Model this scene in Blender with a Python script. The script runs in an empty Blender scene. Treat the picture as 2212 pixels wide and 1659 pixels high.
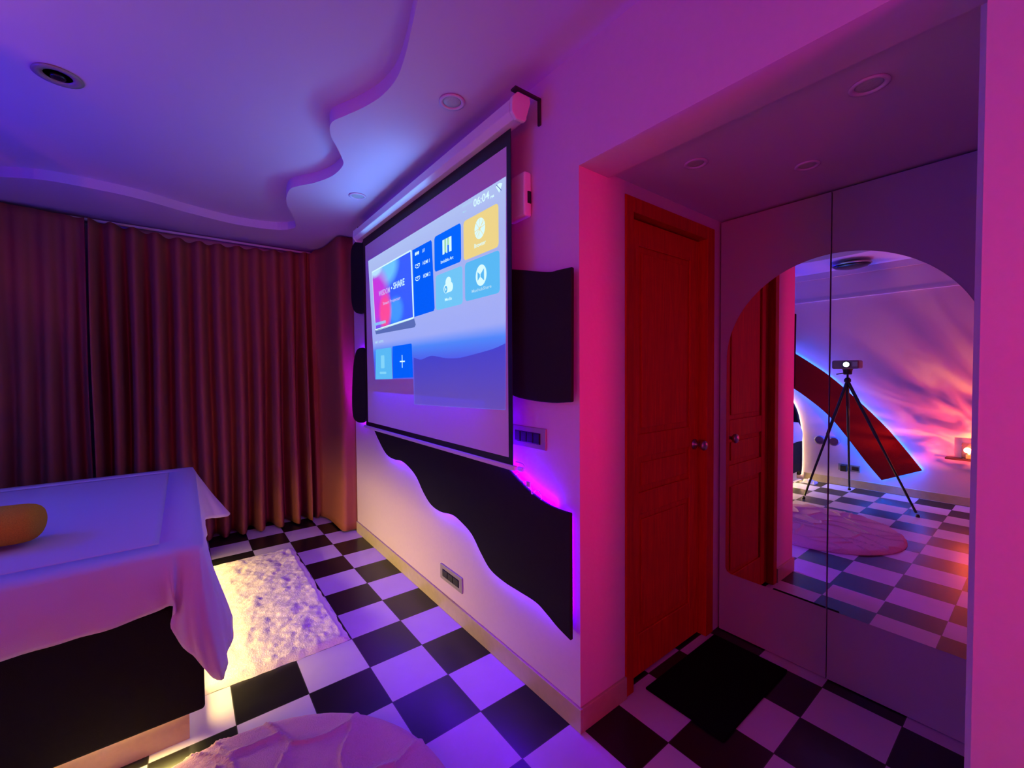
import bpy, bmesh, math, random
from math import sin, cos, pi, radians
from mathutils import Matrix, Vector, noise
random.seed(7)
C = bpy.context.scene.collection

# ------------------------------------------------------------------ camera
cam_d = bpy.data.cameras.new('camera'); cam = bpy.data.objects.new('camera', cam_d); C.objects.link(cam)
F_PX, YAW, PITCH, ROLL = 913.85, 0.660226, -0.0270627, -0.0075445
cam_d.sensor_fit = 'HORIZONTAL'; cam_d.sensor_width = 36; cam_d.lens = 36*F_PX/2212
cam_d.clip_start = 0.02
fw = Vector((sin(YAW)*cos(PITCH), cos(YAW)*cos(PITCH), sin(PITCH)))
rt = Vector((cos(YAW), -sin(YAW), 0)); up = rt.cross(fw)
r2 = cos(ROLL)*rt+sin(ROLL)*up; u2 = -sin(ROLL)*rt+cos(ROLL)*up
cam.matrix_world = Matrix((( r2.x, u2.x, -fw.x, 0), (r2.y, u2.y, -fw.y, 0), (r2.z, u2.z, -fw.z, 1.55), (0, 0, 0, 1)))
bpy.context.scene.camera = cam

# ------------------------------------------------------------------ world, exposure
S = bpy.context.scene
S.view_settings.view_transform = 'Standard'; S.view_settings.look = 'None'
S.view_settings.gamma = 1; S.view_settings.use_curve_mapping = False
S.view_settings.exposure = 0.0
w = bpy.data.worlds.new('world'); S.world = w; w.use_nodes = True
w.node_tree.nodes['Background'].inputs[0].default_value = (0.25, 0.05, 0.4, 1)
w.node_tree.nodes['Background'].inputs[1].default_value = 0.0

def area(name, loc, target, sx, sy, color, power, spread=180):
    d = bpy.data.lights.new(name, 'AREA'); d.shape = 'RECTANGLE'; d.size = sx; d.size_y = sy
    d.color = color; d.energy = power; d.spread = radians(spread)
    o = bpy.data.objects.new(name, d); C.objects.link(o); o.location = loc
    o.rotation_euler = (Vector(target)-Vector(loc)).to_track_quat('-Z', 'Y').to_euler()
    return o
def strip(name, a, b, direction, width, color, power, spread=180):
    """a light strip lying between a and b and shining along direction"""
    a, b = Vector(a), Vector(b); x = (b-a).normalized(); z = -Vector(direction).normalized()
    z = (z-x*z.dot(x)).normalized(); y = z.cross(x)
    d = bpy.data.lights.new(name, 'AREA'); d.shape = 'RECTANGLE'; d.size = (b-a).length; d.size_y = width
    d.color = color; d.energy = power; d.spread = radians(spread)
    o = bpy.data.objects.new(name, d); C.objects.link(o)
    m = Matrix((x, y, z)).transposed().to_4x4(); m.translation = (a+b)/2; o.matrix_world = m
    return o
# magenta mood lamp on the wall behind the camera
area('magenta_lamp', (-1.6, -1.7, 1.6), (1.3, 0.7, 1.75), 0.6, 0.6, (1.0, 0.0, 0.15), 8.5, 105)
# red lamp at the entrance
area('red_lamp', (0.9, -2.1, 1.5), (1.7, 1.2, 1.5), 0.4, 0.9, (1.0, 0.0, 0.12), 8, 60)
# added blue fill above the bed head, set outside the mirror's view
area('blue_fill', (-1.8, 3.05, 2.1), (0.5, 2.4, 2.80), 0.8, 0.4, (0.0, 0.0, 1.0), 22)
# light thrown back into the room by the projected picture
area('picture_light', (1.15, 2.6, 2.0), (-1, 2.6, 2.1), 1.7, 0.9, (0.05, 0.15, 1.0), 1.0)
strip('picture_low_light', (1.13, 1.8, 1.45), (1.13, 3.4, 1.45), (-0.5, 0, -1), 0.30, (0.02, 0.0, 1.0), 5)
strip('picture_top_light', (1.15, 2.3, 2.60), (1.15, 3.45, 2.60), (-1, 0, 0.5), 0.06, (0.14, 0.46, 1.0), 3.6)
# warm strip under the bed frame
WARM = (1.0, 0.76, 0.18)
strip('bed_strip_foot', (0.006, 2.30, 0.112), (0.006, 4.2, 0.112), (1, 0, -0.12), 0.012, WARM, 13, 130)
strip('bed_strip_side', (-1.85, 2.235, 0.117), (-0.02, 2.235, 0.117), (0, -1, -0.6), 0.010, WARM, 7, 130)

# ------------------------------------------------------------------ materials
def mat(name, color, rough=0.6, metal=0.0, bump=0.0, bscale=60, emit=None, estr=0.0, vary=0.0, spec=0.5, coat=0.0):
    m = bpy.data.materials.new(name); m.use_nodes = True
    nt = m.node_tree; b = nt.nodes['Principled BSDF']
    b.inputs['Base Color'].default_value = (*color, 1); b.inputs['Roughness'].default_value = rough
    b.inputs['Metallic'].default_value = metal; b.inputs['Specular IOR Level'].default_value = spec
    b.inputs['Coat Weight'].default_value = coat
    if emit: b.inputs['Emission Color'].default_value = (*emit, 1); b.inputs['Emission Strength'].default_value = estr
    if bump or vary:
        tc = nt.nodes.new('ShaderNodeTexCoord'); n = nt.nodes.new('ShaderNodeTexNoise')
        n.inputs['Scale'].default_value = bscale; n.inputs['Detail'].default_value = 6
        nt.links.new(tc.outputs['Object'], n.inputs['Vector'])
        if bump:
            bp = nt.nodes.new('ShaderNodeBump'); bp.inputs['Strength'].default_value = bump; bp.inputs['Distance'].default_value = 0.01
            nt.links.new(n.outputs['Fac'], bp.inputs['Height']); nt.links.new(bp.outputs['Normal'], b.inputs['Normal'])
        if vary:
            mx = nt.nodes.new('ShaderNodeMix'); mx.data_type = 'RGBA'
            mx.inputs['A'].default_value = (*[c*(1-vary) for c in color], 1); mx.inputs['B'].default_value = (*[min(1, c*(1+vary)) for c in color], 1)
            nt.links.new(n.outputs['Fac'], mx.inputs['Factor']); nt.links.new(mx.outputs['Result'], b.inputs['Base Color'])
    return m
def checker_mat(name, ox, oy, tx, ty, phase):
    m = bpy.data.materials.new(name); m.use_nodes = True; nt = m.node_tree; N = nt.nodes.new; L = nt.links.new
    b = nt.nodes['Principled BSDF']; tc = N('ShaderNodeTexCoord'); sp = N('ShaderNodeSeparateXYZ'); L(tc.outputs['Object'], sp.inputs[0])
    def mth(op, a, v=None, v2=None):
        n = N('ShaderNodeMath'); n.operation = op
        if hasattr(a, 'links'): L(a, n.inputs[0])
        else: n.inputs[0].default_value = a
        for i, q in ((1, v), (2, v2)):
            if q is None: continue
            if hasattr(q, 'links'): L(q, n.inputs[i])
            else: n.inputs[i].default_value = q
        return n.outputs[0]
    xs = mth('DIVIDE', mth('SUBTRACT', sp.outputs[0], ox), tx); ys = mth('DIVIDE', mth('SUBTRACT', sp.outputs[1], oy), ty)
    par = mth('MODULO', mth('ADD', mth('ADD', mth('FLOOR', xs), mth('FLOOR', ys)), 200+phase), 2)
    fx = mth('PINGPONG', xs, 0.5); fy = mth('PINGPONG', ys, 0.5)
    # pingpong gives distance to the nearest joint; a thin grey joint
    j = mth('LESS_THAN', mth('MINIMUM', fx, fy), 0.006)
    n1 = N('ShaderNodeTexNoise'); n1.inputs['Scale'].default_value = 9; n1.inputs['Detail'].default_value = 5; L(tc.outputs['Object'], n1.inputs['Vector'])
    def rgbmix(f, a, bb):
        n = N('ShaderNodeMix'); n.data_type = 'RGBA'; L(f, n.inputs['Factor'])
        for k, q in (('A', a), ('B', bb)):
            if hasattr(q, 'links'): L(q, n.inputs[k])
            else: n.inputs[k].default_value = (*q, 1)
        return n.outputs['Result']
    white = rgbmix(n1.outputs['Fac'], (0.58, 0.47, 0.62), (0.66, 0.55, 0.70))
    black = rgbmix(n1.outputs['Fac'], (0.006, 0.006, 0.007), (0.012, 0.012, 0.013))
    col = rgbmix(j, rgbmix(par, black, white), (0.05, 0.05, 0.05))
    L(col, b.inputs['Base Color']); b.inputs['Roughness'].default_value = 0.30; b.inputs['Specular IOR Level'].default_value = 0.5
    bp = N('ShaderNodeBump'); bp.inputs['Strength'].default_value = 0.3; bp.inputs['Distance'].default_value = 0.002; bp.invert = True
    L(j, bp.inputs['Height']); L(bp.outputs['Normal'], b.inputs['Normal'])
    return m
def wood_mat(name, dark, light, scale=3.0, rough=0.55):
    m = bpy.data.materials.new(name); m.use_nodes = True; nt = m.node_tree; N = nt.nodes.new; L = nt.links.new
    b = nt.nodes['Principled BSDF']; tc = N('ShaderNodeTexCoord'); mp = N('ShaderNodeMapping'); mp.inputs['Scale'].default_value = (14, 14, 1.2)
    n = N('ShaderNodeTexNoise'); n.inputs['Scale'].default_value = scale; n.inputs['Detail'].default_value = 8; n.inputs['Distortion'].default_value = 1.2
    r = N('ShaderNodeValToRGB'); r.color_ramp.elements[0].color = (*dark, 1); r.color_ramp.elements[1].color = (*light, 1)
    r.color_ramp.elements[0].position = 0.3; r.color_ramp.elements[1].position = 0.75
    L(tc.outputs['Object'], mp.inputs[0]); L(mp.outputs[0], n.inputs['Vector']); L(n.outputs['Fac'], r.inputs[0]); L(r.outputs[0], b.inputs['Base Color'])
    b.inputs['Roughness'].default_value = rough; b.inputs['Specular IOR Level'].default_value = 0.15
    bp = N('ShaderNodeBump'); bp.inputs['Strength'].default_value = 0.15; bp.inputs['Distance'].default_value = 0.004
    L(n.outputs['Fac'], bp.inputs['Height']); L(bp.outputs[0], b.inputs['Normal'])
    return m
def fabric_mat(name, c, rough=0.9, sheen=0.0, wscale=500, bump=0.25):
    m = mat(name, c, rough, bump=bump, bscale=wscale, spec=0.2); m.node_tree.nodes['Principled BSDF'].inputs['Sheen Weight'].default_value = sheen
    return m
M = dict(
    wall=mat('white_plaster', (0.65, 0.48, 0.63), 0.75, bump=0.08, bscale=40, vary=0.03, spec=0.25),
    ceil=mat('ceiling_paint', (0.62, 0.49, 0.68), 0.8, bump=0.04, bscale=30, spec=0.2),
    base=mat('skirting_stone', (0.46, 0.36, 0.25), 0.45, bump=0.05, bscale=25, vary=0.15),
    door=wood_mat('brown_door_wood', (0.50, 0.016, 0.006), (0.72, 0.030, 0.010)),
    frame=wood_mat('brown_frame_wood', (0.42, 0.016, 0.006), (0.60, 0.026, 0.010)),
    wardrobe=mat('pale_laminate', (0.40, 0.30, 0.42), 0.5, bump=0.02, bscale=80),
    gap=mat('dark_gap', (0.01, 0.01, 0.012), 0.8, bump=0.01),
    mirror=mat('mirror_glass', (0.92, 0.92, 0.93), 0.0, 1.0, bump=0.0),
    bevel=mat('mirror_edge', (0.75, 0.8, 0.85), 0.15, 0.6, bump=0.01),
    foam=mat('charcoal_felt', (0.020, 0.021, 0.021), 0.95, bump=0.5, bscale=350, vary=0.25, spec=0.15),
    redfelt=mat('dark_red_felt', (0.22, 0.006, 0.012), 0.9, bump=0.4, bscale=300, vary=0.2, spec=0.15),
    curtain=fabric_mat('brown_curtain', (0.30, 0.085, 0.060), 0.85, 0.0, 420, 0.2),
    sheet=fabric_mat('white_cotton', (0.68, 0.60, 0.70), 0.85, 0.05, 300, 0.12),
    towel=mat('yellow_terry', (0.85, 0.50, 0.03), 0.95, bump=0.9, bscale=260, vary=0.25, spec=0.1),
    bedblack=fabric_mat('black_upholstery', (0.005, 0.0035, 0.004), 0.8, 0.0, 300, 0.2),
    plinth=mat('beige_plinth', (0.55, 0.40, 0.28), 0.6, bump=0.1, bscale=40, vary=0.1),
    rug=mat('cream_pile', (0.74, 0.60, 0.62), 0.95, bump=0.3, bscale=120, vary=0.12, spec=0.1),
    rug2=mat('pink_pile', (0.74, 0.42, 0.48), 0.95, bump=0.6, bscale=160, vary=0.10, spec=0.1),
    mat_=mat('black_doormat', (0.006, 0.006, 0.006), 0.98, bump=0.8, bscale=300, spec=0.05),
    scr=mat('screen_fabric', (0.70, 0.69, 0.70), 0.9, bump=0.03, bscale=600, spec=0.2),
    black=mat('black_plastic', (0.006, 0.006, 0.007), 0.5, bump=0.02, bscale=200),
    white=mat('white_plastic', (0.74, 0.72, 0.72), 0.35, bump=0.02, bscale=200),
    greyp=mat('grey_plastic', (0.30, 0.26, 0.26), 0.4, bump=0.02, bscale=200),
    dark=mat('dark_glass', (0.015, 0.013, 0.02), 0.15, bump=0.01),
    metal=mat('steel', (0.45, 0.42, 0.40), 0.3, 1.0, bump=0.05, bscale=90),
    bracket=mat('dark_steel', (0.06, 0.04, 0.05), 0.5, 0.6, bump=0.05),
    grey=mat('lamp_lens', (0.45, 0.45, 0.5), 0.4, bump=0.2, bscale=120),
    violet=mat('violet_led', (0.3, 0.05, 0.5), 0.4, emit=(0.22, 0.0, 1.0), estr=110),
    violet_blue=mat('violet_blue_led', (0.2, 0.05, 0.5), 0.4, emit=(0.10, 0.0, 1.0), estr=130),
    violet2=mat('violet_led_dim', (0.3, 0.05, 0.5), 0.4, emit=(0.20, 0.0, 1.0), estr=60),
    blue=mat('blue_led', (0.05, 0.2, 0.5), 0.4, emit=(0.0, 0.13, 1.0), estr=230),
    warm_low=mat('warm_led_low', (0.6, 0.5, 0.3), 0.4, emit=(1.0, 0.72, 0.30), estr=8),
    warm=mat('warm_led', (0.6, 0.5, 0.3), 0.4, emit=(1.0, 0.72, 0.30), estr=85),
    lens=mat('projector_lens', (0.8, 0.9, 1.0), 0.2, emit=(0.75, 0.92, 1.0), estr=5),
    pbody=mat('projector_body', (0.20, 0.13, 0.12), 0.4, bump=0.02, bscale=200),
    flame=mat('candle_flame', (1, 0.6, 0.2), 0.5, emit=(1.0, 0.62, 0.25), estr=40),
    wax=mat('orange_wax', (0.8, 0.35, 0.15), 0.5, emit=(1.0, 0.25, 0.06), estr=1.2, bump=0.05),
    pillow=fabric_mat('pale_blue_cotton', (0.55, 0.68, 0.78), 0.85, 0.2, 300, 0.12),
)
glass = mat('clear_glass', (1, 0.9, 0.85), 0.03); glass.node_tree.nodes['Principled BSDF'].inputs['Transmission Weight'].default_value = 1.0

# ------------------------------------------------------------------ mesh helpers
def box(bm, a, b, mtx=None):
    x0, y0, z0 = a; x1, y1, z1 = b
    v = [bm.verts.new(p) for p in ((x0, y0, z0), (x1, y0, z0), (x1, y1, z0), (x0, y1, z0), (x0, y0, z1), (x1, y0, z1), (x1, y1, z1), (x0, y1, z1))]
    for f in ((3, 2, 1, 0), (4, 5, 6, 7), (0, 1, 5, 4), (1, 2, 6, 5), (2, 3, 7, 6), (3, 0, 4, 7)): bm.faces.new([v[i] for i in f])
    if mtx: bmesh.ops.transform(bm, matrix=mtx, verts=v)
    return v
def prism_x(bm, poly, x0, x1):
    """poly in (y,z), extruded from x0 to x1"""
    a = [bm.verts.new((x0, y, z)) for y, z in poly]; b = [bm.verts.new((x1, y, z)) for y, z in poly]
    bm.faces.new(a); bm.faces.new(b[::-1]); n = len(poly)
    for i in range(n): bm.faces.new((a[i], b[i], b[(i+1) % n], a[(i+1) % n]))
    bmesh.ops.recalc_face_normals(bm, faces=bm.faces[:])
def prism_z(bm, poly, z0, z1):
    a = [bm.verts.new((x, y, z0)) for x, y in poly]; b = [bm.verts.new((x, y, z1)) for x, y in poly]
    bm.faces.new(a); bm.faces.new(b[::-1]); n = len(poly)
    for i in range(n): bm.faces.new((a[i], b[i], b[(i+1) % n], a[(i+1) % n]))
    bmesh.ops.recalc_face_normals(bm, faces=bm.faces[:])
def prism_y(bm, poly, y0, y1):
    a = [bm.verts.new((x, y0, z)) for x, z in poly]; b = [bm.verts.new((x, y1, z)) for x, z in poly]
    bm.faces.new(a); bm.faces.new(b[::-1]); n = len(poly)
    for i in range(n): bm.faces.new((a[i], b[i], b[(i+1) % n], a[(i+1) % n]))
    bmesh.ops.recalc_face_normals(bm, faces=bm.faces[:])
def tube(bm, pts, r, n=8, cap=True):
    pts = [Vector(p) for p in pts]; rs = r if isinstance(r, (list, tuple)) else [r]*len(pts)
    rings = []; ref = None
    for i, p in enumerate(pts):
        t = (pts[min(i+1, len(pts)-1)]-pts[max(i-1, 0)]).normalized()
        if ref is None: ref = Vector((0, 0, 1)) if abs(t.z) < 0.9 else Vector((1, 0, 0))
        s = t.cross(ref).normalized(); ref = s.cross(t).normalized()
        rings.append([bm.verts.new(p+rs[i]*(cos(2*pi*k/n)*s+sin(2*pi*k/n)*ref)) for k in range(n)])
    for a, b in zip(rings, rings[1:]):
        for k in range(n): bm.faces.new((a[k], a[(k+1) % n], b[(k+1) % n], b[k]))
    if cap: bm.faces.new(rings[0][::-1]); bm.faces.new(rings[-1])
    bmesh.ops.recalc_face_normals(bm, faces=bm.faces[:])
def lathe(bm, prof, c=(0, 0, 0), axis='Z', n=28):
    rings = []
    for r, h in prof:
        ring = []
        for k in range(n):
            a = 2*pi*k/n; p = (r*cos(a), r*sin(a), h)
            if axis == 'X': p = (h, r*cos(a), r*sin(a))
            if axis == 'Y': p = (r*cos(a), h, r*sin(a))
            ring.append(bm.verts.new((p[0]+c[0], p[1]+c[1], p[2]+c[2])))
        rings.append(ring)
    for a, b in zip(rings, rings[1:]):
        for k in range(n): bm.faces.new((a[k], a[(k+1) % n], b[(k+1) % n], b[k]))
    bm.faces.new(rings[0][::-1]); bm.faces.new(rings[-1])
    bmesh.ops.recalc_face_normals(bm, faces=bm.faces[:])
def obj(name, bm, m, parent=None, loc=None, bevel=0, smooth=False, subd=0, seg=3, kind=None):
    me = bpy.data.meshes.new(name); bm.to_mesh(me); bm.free(); me.materials.append(m)
    o = bpy.data.objects.new(name, me); C.objects.link(o)
    if parent is not None: o.parent = parent
    if loc is not None: o.location = loc
    if smooth: me.polygons.foreach_set('use_smooth', [True]*len(me.polygons))
    if bevel:
        md = o.modifiers.new('bevel', 'BEVEL'); md.width = bevel; md.segments = seg; md.limit_method = 'ANGLE'; md.angle_limit = radians(40)
    if subd:
        md = o.modifiers.new('sub', 'SUBSURF'); md.levels = subd; md.render_levels = subd
    if kind: o['kind'] = kind
    return o
def B(): return bmesh.new()
def tag(o, label, cat, group=None):
    o['label'] = label; o['category'] = cat
    if group: o['group'] = group
    return o
def thing(name, label, cat, loc=(0, 0, 0), group=None):
    o = bpy.data.objects.new(name, None); C.objects.link(o); o.location = loc; o.empty_display_size = 0.1
    return tag(o, label, cat, group)
def part(name, root, m, build, **k):
    """a part whose mesh is built in world coordinates, then re-based on its thing"""
    bm = B(); build(bm); base = root
    off = Vector((0, 0, 0)); q = root
    while q is not None: off += q.location; q = q.parent
    bmesh.ops.translate(bm, verts=bm.verts[:], vec=-off)
    return obj(name, bm, m, base, **k)
def catmull(pts, n=8, closed=False):
    out = []; N = len(pts); rng = range(N if closed else N-1)
    for i in rng:
        P = [pts[(i+k-1) % N] if closed else pts[min(max(i+k-1, 0), N-1)] for k in range(4)]
        for s in range(n):
            t = s/n
            out.append(tuple(0.5*((2*P[1][d])+(-P[0][d]+P[2][d])*t+(2*P[0][d]-5*P[1][d]+4*P[2][d]-P[3][d])*t*t+(-P[0][d]+3*P[1][d]-3*P[2][d]+P[3][d])*t**3) for d in range(len(pts[0]))))
    if not closed: out.append(tuple(pts[-1]))
    return out

# ------------------------------------------------------------------ setting
XW, YD = 1.32, 1.235            # wall with the screen; plane of the alcove door wall
XL, YB, YF = -1.95, -2.3, 5.15  # left wall, wall behind the camera, wall behind the curtains
ZC, ZT, ZA = 2.88, 2.95, 2.43   # soffit, raised middle, alcove ceiling
bm = B(); box(bm, (XL-.1, YB-.1, -.05), (1.335, YF+.1, 0)); obj('floor', bm, checker_mat('checker_tiles', 0.744, 4.316, 0.2968, 0.3026, 1), kind='structure')
bm = B(); box(bm, (1.335, -0.05, -.05), (3.2, 1.30, 0)); obj('floor', bm, checker_mat('checker_tiles_alcove', 1.565, 0.969, 0.2885, 0.2915, 1), kind='structure')
# ceiling: soffit round the room with a wavy opening and a raised middle
wave = [(0.45, 0.55), (0.62, 0.85), (0.70, 1.15), (0.68, 1.35), (0.72, 1.53), (0.76, 1.68), (0.79, 1.85), (0.78, 2.01), (0.74, 2.15), (0.69, 2.27), (0.65, 2.38), (0.68, 2.51), (0.745, 2.62), (0.80, 2.72), (0.835, 2.82), (0.82, 3.01), (0.75, 3.19), (0.68, 3.30), (0.635, 3.42), (0.66, 3.68), (0.74, 3.91), (0.82, 4.18), (0.83, 4.28)]
wave = catmull(wave, 5)
back = catmull([(0.79, 4.36), (0.68, 4.44), (0.40, 4.48), (0.06, 4.39), (-0.22, 4.27), (-0.47, 4.23), (-0.72, 4.24), (-0.93, 4.34), (-1.12, 4.44)], 5)
left = catmull([(-1.17, 4.2), (-1.08, 3.6), (-1.18, 3.0), (-1.06, 2.4), (-1.12, 1.6), (-1.0, 0.9), (-0.95, 0.5)], 4)
hole = wave+back+left
bm = B()
outer = [(XL-.1, YB-.1), (XW+.2, YB-.1), (XW+.2, YF+.1), (XL-.1, YF+.1)]
def loop(pts, z):
    vs = [bm.verts.new((x, y, z)) for x, y in pts]; es = [bm.edges.new((vs[i], vs[(i+1) % len(vs)])) for i in range(len(vs))]; return vs, es
vo, eo = loop(outer, ZC); vh, eh = loop(hole, ZC)
bmesh.ops.triangle_fill(bm, use_beauty=True, edges=eo+eh)
vt = [bm.verts.new((x, y, ZT)) for x, y in hole]
for i in range(len(hole)): bm.faces.new((vh[i], vh[(i+1) % len(hole)], vt[(i+1) % len(hole)], vt[i]))
et = [bm.edges.get((vt[i], vt[(i+1) % len(vt)])) for i in range(len(vt))]
bmesh.ops.triangle_fill(bm, use_beauty=True, edges=et)
bmesh.ops.recalc_face_normals(bm, faces=bm.faces[:])
obj('ceiling', bm, M['ceil'], kind='structure')
bm = B(); box(bm, (XW+.19, -.05, ZA), (3.2, 1.33, ZA+.06)); obj('ceiling', bm, M['ceil'], kind='structure')
# walls
bm = B()
box(bm, (XW, YD, 0), (XW+.19, 4.19, ZC)); box(bm, (XW, 0.10, 2.41), (XW+.19, YD, ZC)); box(bm, (XW, YB, 0), (XW+.19, 0.10, ZC))
bmesh.ops.remove_doubles(bm, verts=bm.verts[:], dist=0.0001)
obj('wall_right', bm, M['wall'], kind='structure')
bm = B(); box(bm, (XW+.19, 4.19, 0), (XW+.25, YF, ZC)); obj('wall_bay', bm, M['wall'], kind='structure')
bm = B(); box(bm, (XL-.08, YB, 0), (XL, YF, ZC)); obj('wall_left', bm, M['wall'], kind='structure')
bm = B(); box(bm, (XL, YB-.08, 0), (XW+.19, YB, ZC)); obj('wall_back', bm, M['wall'], kind='structure')
bm = B(); box(bm, (XL, YF, 0), (XW+.25, YF+.08, ZC)); obj('wall_far', bm, M['wall'], kind='structure')
bm = B(); DX0, DX1, DZ = 1.625, 2.455, 2.372
box(bm, (XW+.19, YD, 0), (DX0, YD+.10, ZA)); box(bm, (DX1, YD, 0), (3.1, YD+.10, ZA)); box(bm, (DX0, YD, DZ), (DX1, YD+.10, ZA))
bmesh.ops.remove_doubles(bm, verts=bm.verts[:], dist=0.0001)
obj('wall_alcove', bm, M['wall'], kind='structure')
bm = B(); box(bm, (XW+.19, 0.04, 0), (3.15, 0.125, ZA)); obj('wall_alcove_side', bm, M['wall'], kind='structure')
bm = B(); box(bm, (3.1, 0.12, 0), (3.15, YD, ZA)); obj('wall_alcove_back', bm, M['wall'], kind='structure')
# skirting
def skirt(name, a, b):
    bm = B(); box(bm, a, b); obj(name, bm, M['base'], bevel=.003, kind='structure')
skirt('baseboard_right', (XW-.013, YD-.013, 0), (XW, 4.185, .105))
skirt('baseboard_jamb', (XW, YD-.013, 0), (DX0, YD, .105))
skirt('baseboard_pillar', (XW-.013, YB, 0), (XW, .10, .105))
skirt('baseboard_left', (XL, YB, 0), (XL+.013, 2.19, .10))
# stepped moulding under the ceiling of the left wall
bm = B(); prism_x_pts = None
for (x1, z0, z1) in ((.030, 2.515, 2.80), (.055, 2.80, 2.88)): box(bm, (XL, YB, z0), (XL+x1, YF, z1))
box(bm, (XL, YB, 2.50), (XL+.042, YF, 2.515))
obj('trim_1', bm, M['ceil'], kind='structure')

# door in the alcove
d = bpy.data.objects.new('door_1', None); C.objects.link(d); d.location = ((DX0+DX1)/2, YD, 0); d['kind'] = 'structure'
def fr(bm):
    box(bm, (DX0+.002, YD-.006, 0), (DX0+.062, YD+.095, DZ-.002)); box(bm, (DX1-.082, YD-.006, 0), (DX1-.002, YD+.095, DZ-.002)); box(bm, (DX0+.062, YD-.006, DZ-.072), (DX1-.082, YD+.095, DZ-.002))
part('door_frame', d, M['frame'], fr, bevel=.004)
LX0, LX1, LY = DX0+.066, DX1-.086, YD+.040
def leaf(bm):
    box(bm, (LX0, LY+.012, .012), (LX1, LY+.045, DZ-.078))
    st = .10
    box(bm, (LX0, LY, .012), (LX0+st, LY+.012, DZ-.078)); box(bm, (LX1-st, LY, .012), (LX1, LY+.012, DZ-.078))
    for z0, z1 in ((.012, .22), (.83, .94), (1.12, 1.235), (2.17, DZ-.078)): box(bm, (LX0+st, LY, z0), (LX1-st, LY+.012, z1))
    xm = (LX0+LX1)/2
    for z0, z1 in ((.22, .83), (.94, 1.12), (1.235, 2.17)):
        box(bm, (LX0+st+.03, LY+.004, z0+.03), (LX1-st-.03, LY+.012, z1-.03))
part('door_leaf', d, M['door'], leaf, bevel=.004)
def knob(bm):
    lathe(bm, [(.030, 0), (.030, -.006), (.012, -.010), (.010, -.035), (.024, -.045), (.030, -.058), (.024, -.070), (.008, -.074)], (2.315, LY, 1.13), 'Y')
part('door_knob', d, M['metal'], knob, smooth=True)

# ------------------------------------------------------------------ wardrobe with arched mirror
XM = 2.512; YS = 0.685
wd = thing('wardrobe', 'tall pale two-door wardrobe with a big arched mirror across its doors', 'wardrobe', (2.8, YS, 0))
def carc(bm): box(bm, (XM+.022, .13, 0.0), (3.09, YD-.01, ZA-.004))
part('carcass', wd, M['wardrobe'], carc)
AY, AR, AZ = 0.672, 0.512, 1.605
def halfmirror(side):
    pts = []
    y0, y1, zb = AY-AR, AY+AR, 0.36
    gap = .0035
    if side > 0:
        pts = [(YS+gap, zb), (y1-.03, zb), (y1-.009, zb+.009), (y1, zb+.03)]
        a0, a1 = 0, math.acos((YS+gap-AY)/AR)
        pts += [(AY+AR*cos(a0+(a1-a0)*i/28), AZ+AR*sin(a0+(a1-a0)*i/28)) for i in range(29)]
    else:
        pts = [(YS-gap, zb), (y0+.03, zb), (y0+.009, zb+.009), (y0, zb+.03)]
        a0, a1 = pi, math.acos((YS-gap-AY)/AR)
        pts += [(AY+AR*cos(a0+(a1-a0)*i/28), AZ+AR*sin(a0+(a1-a0)*i/28)) for i in range(29)]
    return pts
for side, y0, y1, dn in ((1, YS+.002, YD-.012, 'left'), (-1, .135, YS-.002, 'right')):
    dd = part('door', wd, M['wardrobe'], lambda bm: box(bm, (XM, y0, .004), (XM+.020, y1, ZA-.012)), bevel=.0015)
    mp = halfmirror(side)
    def mir(bm): prism_x(bm, mp, XM-.0045, XM-.0002)
    mo = part('mirror', dd, M['mirror'], mir)
    me = mo.data; me.materials.append(M['bevel'])
    for p in me.polygons:
        if abs(p.normal.x) < .5: p.material_index = 1

# ------------------------------------------------------------------ downlights
def downlight(x, y, z, r, label, group):
    t = thing('downlight', label, 'ceiling light', (x, y, z), group)
    bm = B(); lathe(bm, [(r, -.001), (r+.002, -.006), (r*.86, -.009), (r*.72, -.005), (r*.72, -.001)], n=32); obj('rim', bm, M['ceil'], t, smooth=True)
    bm = B(); lathe(bm, [(r*.70, -.0012), (r*.66, -.004), (r*.3, -.0045)], n=32); obj('lens', bm, M['grey'], t, smooth=True)
    return t
downlight(1.07, 1.84, ZC, .062, 'unlit round downlight in the soffit above the screen, nearer one', 'room downlights')
downlight(1.06, 3.23, ZC, .060, 'unlit round downlight in the soffit near the far corner by the curtains', 'room downlights')
downlight(1.73, .95, ZA, .045, 'unlit downlight in the alcove ceiling nearest the brown door', 'alcove downlights')
downlight(2.13, .67, ZA, .045, 'unlit downlight in the alcove ceiling in front of the arched mirror', 'alcove downlights')
downlight(1.69, .37, ZA, .050, 'unlit downlight in the alcove ceiling farthest from the door', 'alcove downlights')
t = thing('downlight', 'unlit recessed spotlight with dark centre in the raised blue part of the ceiling', 'ceiling light', (-.43, 2.88, ZT), 'room downlights')
bm = B(); lathe(bm, [(.085, -.001), (.087, -.005), (.07, -.008), (.05, -.004), (.05, -.001)], n=32); obj('rim', bm, M['greyp'], t, smooth=True)
bm = B(); lathe(bm, [(.026, -.0012), (.026, -.012), (.02, -.014)], n=24); obj('lens', bm, M['dark'], t, smooth=True)
t = thing('ceiling_lamp', 'round dark glass ceiling lamp seen at the top of the arched mirror', 'ceiling lamp', (-1.45, 1.56, ZC))
bm = B(); lathe(bm, [(.07, -.001), (.07, -.03), (.19, -.035), (.20, -.045), (.19, -.055)], n=36); obj('rim', bm, M['metal'], t, smooth=True)
bm = B(); lathe(bm, [(.185, -.056), (.16, -.075), (.09, -.092), (.02, -.098)], n=36); obj('shade', bm, M['dark'], t, smooth=True)

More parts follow.
